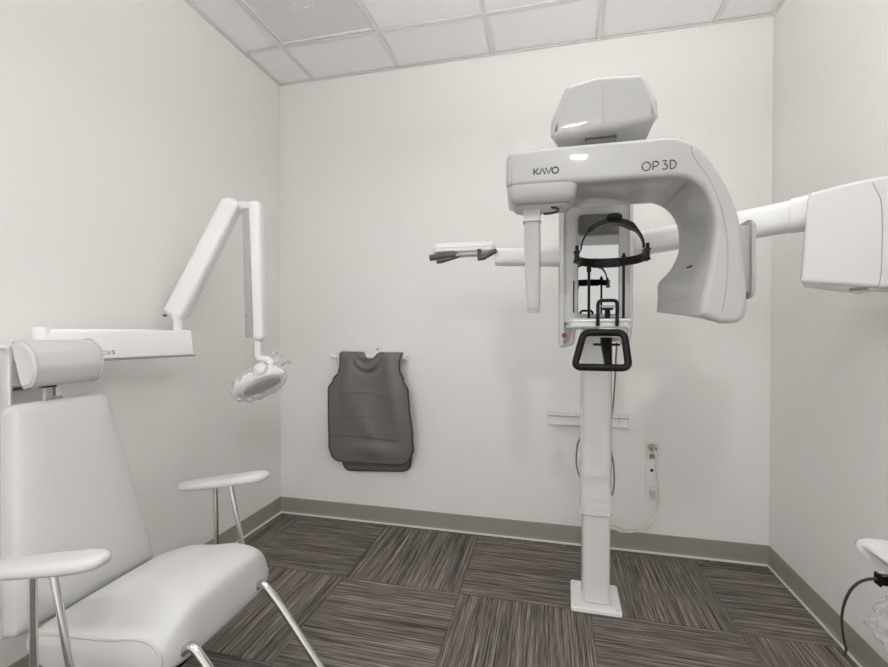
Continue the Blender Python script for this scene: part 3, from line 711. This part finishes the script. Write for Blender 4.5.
# padded arms on chrome posts
for s in (-1, 1):
    yc = CY - 0.006 + s*0.312
    ap = []
    P0, P1 = Vector((-1.418, yc, 0.648)), Vector((-1.025, yc, 0.723)); t = (P1 - P0).normalized(); n_ = Vector((-t.z, 0, t.x))
    apl = []
    for q in range(44):
        a = 2*PI*q/44; ca, sa = math.cos(a), math.sin(a)
        u = 0.199 + 0.199*math.copysign(abs(ca)**0.48, ca); v = 0.047*math.copysign(abs(sa)**0.70, sa)
        apl.append((u, v*(0.84 + 0.16*min(1, u/0.15))))
    rings = []
    for dz, ins in ((0.0, 0.010), (0.003, 0.004), (0.010, 0.0), (0.020, 0.0), (0.028, 0.004), (0.0325, 0.011), (0.0345, 0.020)):
        rings.append([P0 + t*u + Vector((0, v, 0)) + n_*dz*(0.84 + 0.08*min(1, u/0.16)) for u, v in inset(apl, ins)])
    a_ = obj('armrest', G().loft(rings), M['vinyl'], CH)
    obj('arm_post', G().tube(fillet([(-1.256, yc, 0.685), (-1.254, yc, 0.40), (-1.262, yc - s*0.06, 0.345)], 0.03), 0.0088, 12), M['chrome'], CH)
    obj('arm_post', G().tube(fillet([(-1.192, yc, 0.697), (-1.122, yc, 0.40), (-1.118, yc - s*0.06, 0.345)], 0.03), 0.0088, 12), M['chrome'], CH)
    # bent tube side frame with its front and rear leg
    yl = CY + s*0.152
    obj('leg', G().tube(fillet([(-1.20, yl, 0.348), (-1.02, yl, 0.352), (-0.978, yl, 0.400), (-0.940, yl, 0.436), (-0.880, yl, 0.372), (-0.590, yl, 0.013)], 0.03, 5), 0.0125, 14), M['chrome'], CH)
    obj('leg', G().tube(fillet([(-1.20, yl, 0.348), (-1.40, yl, 0.345), (-1.62, yl, 0.013)], 0.05, 6), 0.0125, 14), M['chrome'], CH)
    for x in (-0.590, -1.62):
        obj('foot_cap', G().tube([(x, yl, 0.0), (x, yl, 0.016)], 0.018, 12), M['black'], CH)
    for x in (-1.262, -1.118): obj('arm_rail', G().tube([(x, CY + s*0.254, 0.345), (x, CY + s*0.10, 0.345)], 0.010, 10), M['chrome'], CH)
obj('tilt_mechanism', G().box(-1.28, -1.005, 0.985, 1.10, 0.334, 0.366, 0.006), M['black'], CH)
obj('back_bracket', G().box(-1.545, -1.30, 1.09, 1.21, 0.335, 0.366, 0.006).tube(fillet([(-1.53, 1.15, 0.35), (-1.585, 1.15, 0.40), (-1.60, 1.15, 0.60)], 0.04), 0.018, 12), M['black'], CH)

# ------------------------------------------------------------------ apron rack and two aprons
RK = thing('apron_rack', 'white wall rack behind the hanging grey aprons', 'wall rack', (-1.14, YB - 0.002, 1.07))
obj('rack_plate', G().box(-1.405, -0.886, YB - 0.008, YB - 0.0005, 1.00, 1.125, 0.003, axis='y', cr=0.012), M['bright'], RK)
obj('rack_bar', G().prism([(YB - 0.048 + 0.020*math.cos(a), 1.104 + 0.020*math.sin(a)) for a in [2*PI*i/20 for i in range(20)]], -1.412, -0.888, 0.004, lambda u, v, t: (t, u, v)), M['bright'], RK)
for x in (-1.385, -0.905):
    obj('bar_bracket', G().box(x - 0.012, x + 0.012, YB - 0.046, YB - 0.005, 1.088, 1.120, 0.004), M['bright'], RK)
obj('mounting_tab', G().box(-1.165, -1.075, YB - 0.010, YB - 0.0005, 1.11, 1.178, 0.003, axis='y', cr=0.02), M['bright'], RK)
obj('screw', G().tube([(-1.103, YB - 0.010, 1.152), (-1.103, YB - 0.013, 1.152)], 0.006, 10), M['dgrey'], RK)
def interp(tab, z):
    if z <= tab[0][0]: return tab[0][1]
    for (a, p), (b, q) in zip(tab, tab[1:]):
        if z <= b:
            w = (z - a)/(b - a); w = w*w*(3 - 2*w); return p + (q - p)*w
    return tab[-1][1]
def apron(name, label, left, right, zb, ztop, dip, y0, ybar, folds, turn, group='lead aprons on the wall rack'):
    NU, NV = 64, 90
    tx = []
    for j in range(NV + 1):
        v = j/NV; row = []
        for i in range(NU + 1):
            u = i/NU
            e = abs(2*u - 1); cornr = 1 - (1 - max(0, (e - 0.72)/0.28)**2.6)**(1/2.6) if e < 1 else 1
            zlow = zb(u) + 0.085*cornr
            zt = ztop - dip(u)
            z = zlow + (zt - zlow)*v
            xl, xr = interp(left, z), interp(right, z); x = xl + (xr - xl)*u
            y = y0 + folds(x, z, u)
            tt = max(0, (z - (ztop - 0.05))/0.05)          # lean in over the bar
            y += tt*tt*0.004*turn
            row.append(Vector((x, y, z)))
        tx.append(row)
    # shoulders turn over the bar and hang a little behind it
    for k in range(1, 9):
        a = PI*k/8; row = []
        for i in range(NU + 1):
            p = tx[NV][i]; w = min(1, max(0, 1 - dip(i/NU)/0.018))*turn
            r_ = 0.022
            q = Vector((p.x, p.y + (r_ - r_*math.cos(a))*1.0*w + 0.001*(1-w), p.z + r_*0.35*math.sin(a)*w - (0.0 if k < 5 else 0.010*(k-4))*w))
            row.append(q)
        tx.append(row)
    th_ = 0.0035; n, m = NU + 1, len(tx)
    g = G(); v_ = []
    for row in tx: v_ += row
    f = [(j*n + i, j*n + i + 1, (j+1)*n + i + 1, (j+1)*n + i) for j in range(m - 1) for i in range(NU)]
    g.add(v_, f)
    o = obj(name, g, M['apron'], None, sharp=80)
    md = o.modifiers.new('thickness', 'SOLIDIFY'); md.thickness = th_; md.offset = 0
    tag(o, label, 'apron', group)
    rim = [tx[j][0] for j in range(NV, -1, -1)] + [tx[0][i] for i in range(1, NU + 1)] + [tx[j][NU] for j in range(1, NV + 1)]
    obj('edge_binding', G().tube(rim, 0.0062, 8), M['apron_edge'], o)
    neck = [tx[NV][i] for i in range(NU + 1)]
    obj('neck_binding', G().tube([p + Vector((0, -0.001, 0)) for i, p in enumerate(neck) if 0.42 < i/NU < 0.74], 0.0035, 8), M['apron_edge'], o)
    return o
gs = lambda t, c, w: math.exp(-((t - c)/w)**2)
def folds1(x, z, u):
    y = 0.0
    for zc, x0, x1, s in ((0.868, -1.44, -1.05, 1), (0.715, -1.44, -1.10, 1), (0.583, -1.44, -0.95, 1), (0.70, -1.05, -0.86, .6), (0.855, -1.12, -0.9, .6)):
        m_ = 1/(1 + math.exp(-(x - x0)/0.02))*1/(1 + math.exp((x - x1)/0.03))
        d = z - zc - 0.008*math.sin(x*9); y += s*m_*(-0.0035*gs(d, 0, 0.006) + 0.0022*gs(d, -0.010, 0.008))
    # swags below the neck
    for cx_, zz, r0, a_ in ((-1.17, 1.12, 0.06, 0.006), (-1.15, 1.09, 0.10, 0.011)):
        d = math.hypot((x - cx_)*1.0, (z - zz)*1.15) - r0
        m_ = gs(x, cx_ - 0.02, 0.13) if z < zz else 0
        y += a_*m_*(gs(d, 0, 0.018) - 0.9*gs(d, -0.030, 0.016))
    y += -0.026*gs(x, -1.25 - 0.16*(1.1 - z), 0.045)*gs(z, 0.93, 0.18) - 0.023*gs(x, -1.00 + 0.12*(1.1 - z), 0.05)*gs(z, 0.95, 0.22) + 0.008*gs(x, -1.10, 0.05)*gs(z, 0.85, 0.15)
    y += -0.014*gs(z, 0.50, 0.05)*gs(x, -1.13, 0.16) + 0.010*gs(z, 0.56, 0.03)*gs(x, -1.10, 0.10)
    y += -0.006*math.sin((x + 1.4)*16 + z*3)*gs(z, 0.47, 0.08)
    y += -0.010*gs(x, -1.20 + 0.5*(0.75 - z), 0.05)*gs(z, 0.62, 0.16)
    return y - 0.010*gs(z, 0.72, 0.3)
left1 = [(0.42, -1.400), (0.52, -1.414), (0.70, -1.418), (0.89, -1.420), (0.955, -1.385), (1.00, -1.348), (1.05, -1.337), (1.13, -1.339)]
right1 = [(0.43, -0.860), (0.52, -0.837), (0.62, -0.842), (0.80, -0.862), (0.89, -0.870), (0.96, -0.902), (1.03, -0.928), (1.07, -0.930), (1.13, -0.915)]
apron('lead_apron', 'front grey vinyl apron hanging on the wall rack, creased and dark edged', left1, right1, lambda u: 0.418 + 0.010*u - 0.004*math.sin(u*PI), 1.128, lambda u: 0.042*gs(u, 0.485, 0.085)**1.5 + 0.020*gs(u, 0.56, 0.04), 2.672, 2.696, folds1, 1.0)
left2 = [(0.35, -1.345), (0.45, -1.352), (0.9, -1.36), (1.0, -1.33), (1.13, -1.33)]
right2 = [(0.35, -0.875), (0.41, -0.866), (0.6, -0.872), (0.9, -0.90), (1.0, -0.945), (1.13, -0.95)]
apron('lead_apron', 'rear grey apron, only its rounded lower hem showing below the front apron', left2, right2, lambda u: 0.340 + 0.030*u, 1.098, lambda u: 0.040*gs(u, 0.49, 0.085), 2.7195, 2.73, lambda x, z, u: 0.0015*math.sin(x*14), 0.0)

# ------------------------------------------------------------------ wall rail, outlets, cables
tr = obj('wall_rail', G().box(-0.010, 0.445, YB - 0.028, YB - 0.0005, 0.716, 0.798, 0.004, axis='y'), M['bright'])
tag(tr, 'short white horizontal rail on the back wall behind the machine column', 'wall rail')
obj('rail_groove', G().box(-0.0095, 0.4445, YB - 0.0292, YB - 0.026, 0.768, 0.772, 0.0008, axis='y', n=1), M['seam'], tr)
def plate(zc, label):
    t = thing('wall_outlet', label, 'wall outlet', (0.574, YB - 0.0005, zc), 'wall plates right of the column')
    obj('cover_plate', G().box(0.537, 0.611, YB - 0.0065, YB - 0.0005, zc - 0.0555, zc + 0.0555, 0.0025, axis='y', cr=0.006), M['bright'], t)
    return t
t = plate(0.592, 'topmost of three wall outlets, with a thick round tan plug')
obj('socket', G().tube([(0.574, YB - 0.006, 0.610), (0.574, YB - 0.010, 0.610)], 0.030, 20), M['plate'], t)
obj('lower_socket', G().box(0.558, 0.590, YB - 0.009, YB - 0.006, 0.545, 0.572, 0.002, axis='y'), M['greyp'], t)
t = plate(0.474, 'middle of three wall outlets, with a small black round jack')
obj('jack', G().tube([(0.571, YB - 0.006, 0.478), (0.571, YB - 0.010, 0.478)], 0.0085, 16), M['black'], t)
t = plate(0.356, 'lowest of three wall outlets, with a small square plug')
obj('socket', G().box(0.556, 0.592, YB - 0.010, YB - 0.006, 0.315, 0.392, 0.003, axis='y'), M['plate'], t)
pl = obj('plug', G().tube([(0.574, YB - 0.009, 0.610), (0.574, YB - 0.024, 0.610), (0.574, YB - 0.035, 0.607), (0.575, YB - 0.040, 0.604)], [0.022, 0.022, 0.018, 0.008], 18), M['tan'])
tag(pl, 'round tan plug in the topmost of the three outlets', 'plug')
pl2 = obj('plug', G().box(0.558, 0.588, YB - 0.034, YB - 0.010, 0.338, 0.366, 0.005, axis='y'), M['beige'])
tag(pl2, 'small beige square plug in the lowest of the three outlets', 'plug')
cb = obj('cable', G().tube(spline([(0.575, YB - 0.040, 0.605), (0.580, 2.685, 0.575), (0.583, 2.69, 0.50), (0.594, 2.70, 0.42), (0.604, 2.70, 0.32), (0.602, 2.70, 0.290), (0.578, 2.68, 0.232), (0.53, 2.66, 0.193), (0.47, 2.62, 0.180), (0.39, 2.56, 0.198), (0.32, 2.46, 0.255), (0.24, 2.33, 0.29), (0.22, 2.285, 0.28)], 8), 0.0048, 8), M['ivory'])
tag(cb, 'ivory cable from the topmost outlet, drooping in a loop to the column', 'cable', 'ivory power cables')
cb = obj('cable', G().tube(spline([(0.586, 2.712, 0.350), (0.592, 2.70, 0.34), (0.596, 2.70, 0.315), (0.588, 2.69, 0.262), (0.562, 2.675, 0.215), (0.52, 2.65, 0.182), (0.46, 2.61, 0.169), (0.38, 2.55, 0.188), (0.31, 2.45, 0.245), (0.24, 2.33, 0.275), (0.20, 2.285, 0.26)], 8), 0.0042, 8), M['ivory'])
tag(cb, 'ivory cable from the lowest outlet, drooping beside the other to the column', 'cable', 'ivory power cables')
cb = obj('cable', G().tube(spline([(0.322, 2.33, 1.22), (0.325, 2.40, 1.05), (0.322, 2.44, 0.90), (0.312, 2.46, 0.78), (0.313, 2.47, 0.68), (0.330, 2.47, 0.56), (0.332, 2.47, 0.47), (0.318, 2.46, 0.41), (0.27, 2.44, 0.38), (0.22, 2.44, 0.42), (0.175, 2.45, 0.47), (0.144, 2.46, 0.545), (0.141, 2.46, 0.62), (0.152, 2.46, 0.69), (0.185, 2.43, 0.74), (0.22, 2.29, 0.78)], 8), 0.0042, 8), M['brown'])
tag(cb, 'thin brown cable looping behind the white machine column', 'cable')

# ------------------------------------------------------------------ small stand at the lower right edge of the view
ST = thing('tray_stand', 'white tapered tray on a thin post at the lower right edge', 'stand', (0.985, 1.47, 0.0))
tray = round_poly([(0.842, 0.685), (0.852, 0.663), (0.930, 0.594), (1.06, 0.594), (1.105, 0.66), (1.105, 0.694), (0.865, 0.700)], [0.02, 0.016, 0.02, 0.02, 0.02, 0.012, 0.02], 5)
obj('tray', G().prism(tray, 1.50, 1.22, 0.016, lambda u, v, t: (u, t, v), r2=0.016), M['column'], ST)
obj('post', G().tube([(0.953, 1.47, 0.02), (0.953, 1.47, 0.60)], 0.016, 18), M['satin'], ST)
obj('stand_base', G().prism([(0.953 + 0.17*math.cos(a), 1.47 + 0.17*math.sin(a)) for a in [2*PI*i/32 for i in range(32)]], 0.0, 0.024, 0.008, xy), M['satin'], ST)
cn = obj('connector', G().box(0.905, 0.965, 1.488, 1.516, 0.561, 0.596, 0.005, axis='x'), M['black'])
tag(cn, 'black cable connector under the white tray', 'connector')
obj('tag', G().box(0.926, 0.945, 1.4865, 1.4885, 0.566, 0.588, 0.0008, axis='y', n=1), M['beige'], cn)
cb = obj('cable', G().tube(spline([(0.908, 1.502, 0.580), (0.899, 1.530, 0.561), (0.900, 1.570, 0.528), (0.914, 1.630, 0.471), (0.944, 1.710, 0.390), (0.992, 1.810, 0.290), (1.055, 1.920, 0.178), (1.104, 2.000, 0.090), (1.144, 2.060, 0.023), (1.135, 2.05, 0.006)], 8), 0.0042, 10), M['cable'])
tag(cb, 'dark grey cable curving from the black connector down to the floor', 'cable')
bg = G(); rings = []
for i in range(20):
    q = i/19; ring = []
    for j in range(34):
        a = 2*PI*j/34
        r_ = (0.020 + 0.050*math.sin(PI*min(1, q*1.15))**0.8)
        p = Vector((0.953 + r_*math.cos(a), 1.47 + r_*math.sin(a), 0.545 - 0.19*q))
        d = Vector((math.cos(a), math.sin(a), 0)); nz = noise.noise(p*28)*0.026 + noise.noise(p*70)*0.012
        ring.append(p + d*nz)
    rings.append(ring)
tag(obj('plastic_bag', bg.loft(rings, caps=False), M['film'], sharp=70), 'crumpled clear plastic bag around the post of the tray stand', 'plastic bag')

# ------------------------------------------------------------------ world and camera
w = bpy.data.worlds.new('World'); SC.world = w; w.use_nodes = True
w.node_tree.nodes['Background'].inputs['Color'].default_value = (0.8, 0.8, 0.8, 1)
w.node_tree.nodes['Background'].inputs['Strength'].default_value = WORLD_S
cd = bpy.data.cameras.new('Camera'); cam = bpy.data.objects.new('Camera', cd); COL.objects.link(cam)
f, yaw, pitch, roll = 442.993, 0.2345, -0.0114, 0.0011
cd.sensor_width = 36.0; cd.sensor_fit = 'HORIZONTAL'; cd.lens = f/888*36.0; cd.clip_start = 0.02
d = Vector((-math.sin(yaw)*math.cos(pitch), math.cos(yaw)*math.cos(pitch), math.sin(pitch)))
r0 = Vector((math.cos(yaw), math.sin(yaw), 0)); u0 = r0.cross(d)
r_ = r0*math.cos(roll) + u0*math.sin(roll); u_ = -r0*math.sin(roll) + u0*math.cos(roll)
cam.matrix_world = Matrix(((r_.x, u_.x, -d.x, 0.0), (r_.y, u_.y, -d.y, 0.0), (r_.z, u_.z, -d.z, 1.2892), (0, 0, 0, 1)))
SC.camera = cam
SC.view_settings.view_transform = 'Standard'
try: SC.view_settings.look = 'None'
except Exception: pass
SC.view_settings.gamma = 1.0
SC.view_settings.use_curve_mapping = False
SC.view_settings.exposure = 0.0
SC.cycles.max_bounces = 12; SC.cycles.diffuse_bounces = 8; SC.cycles.transparent_max_bounces = 16
SC.cycles.use_denoising = True
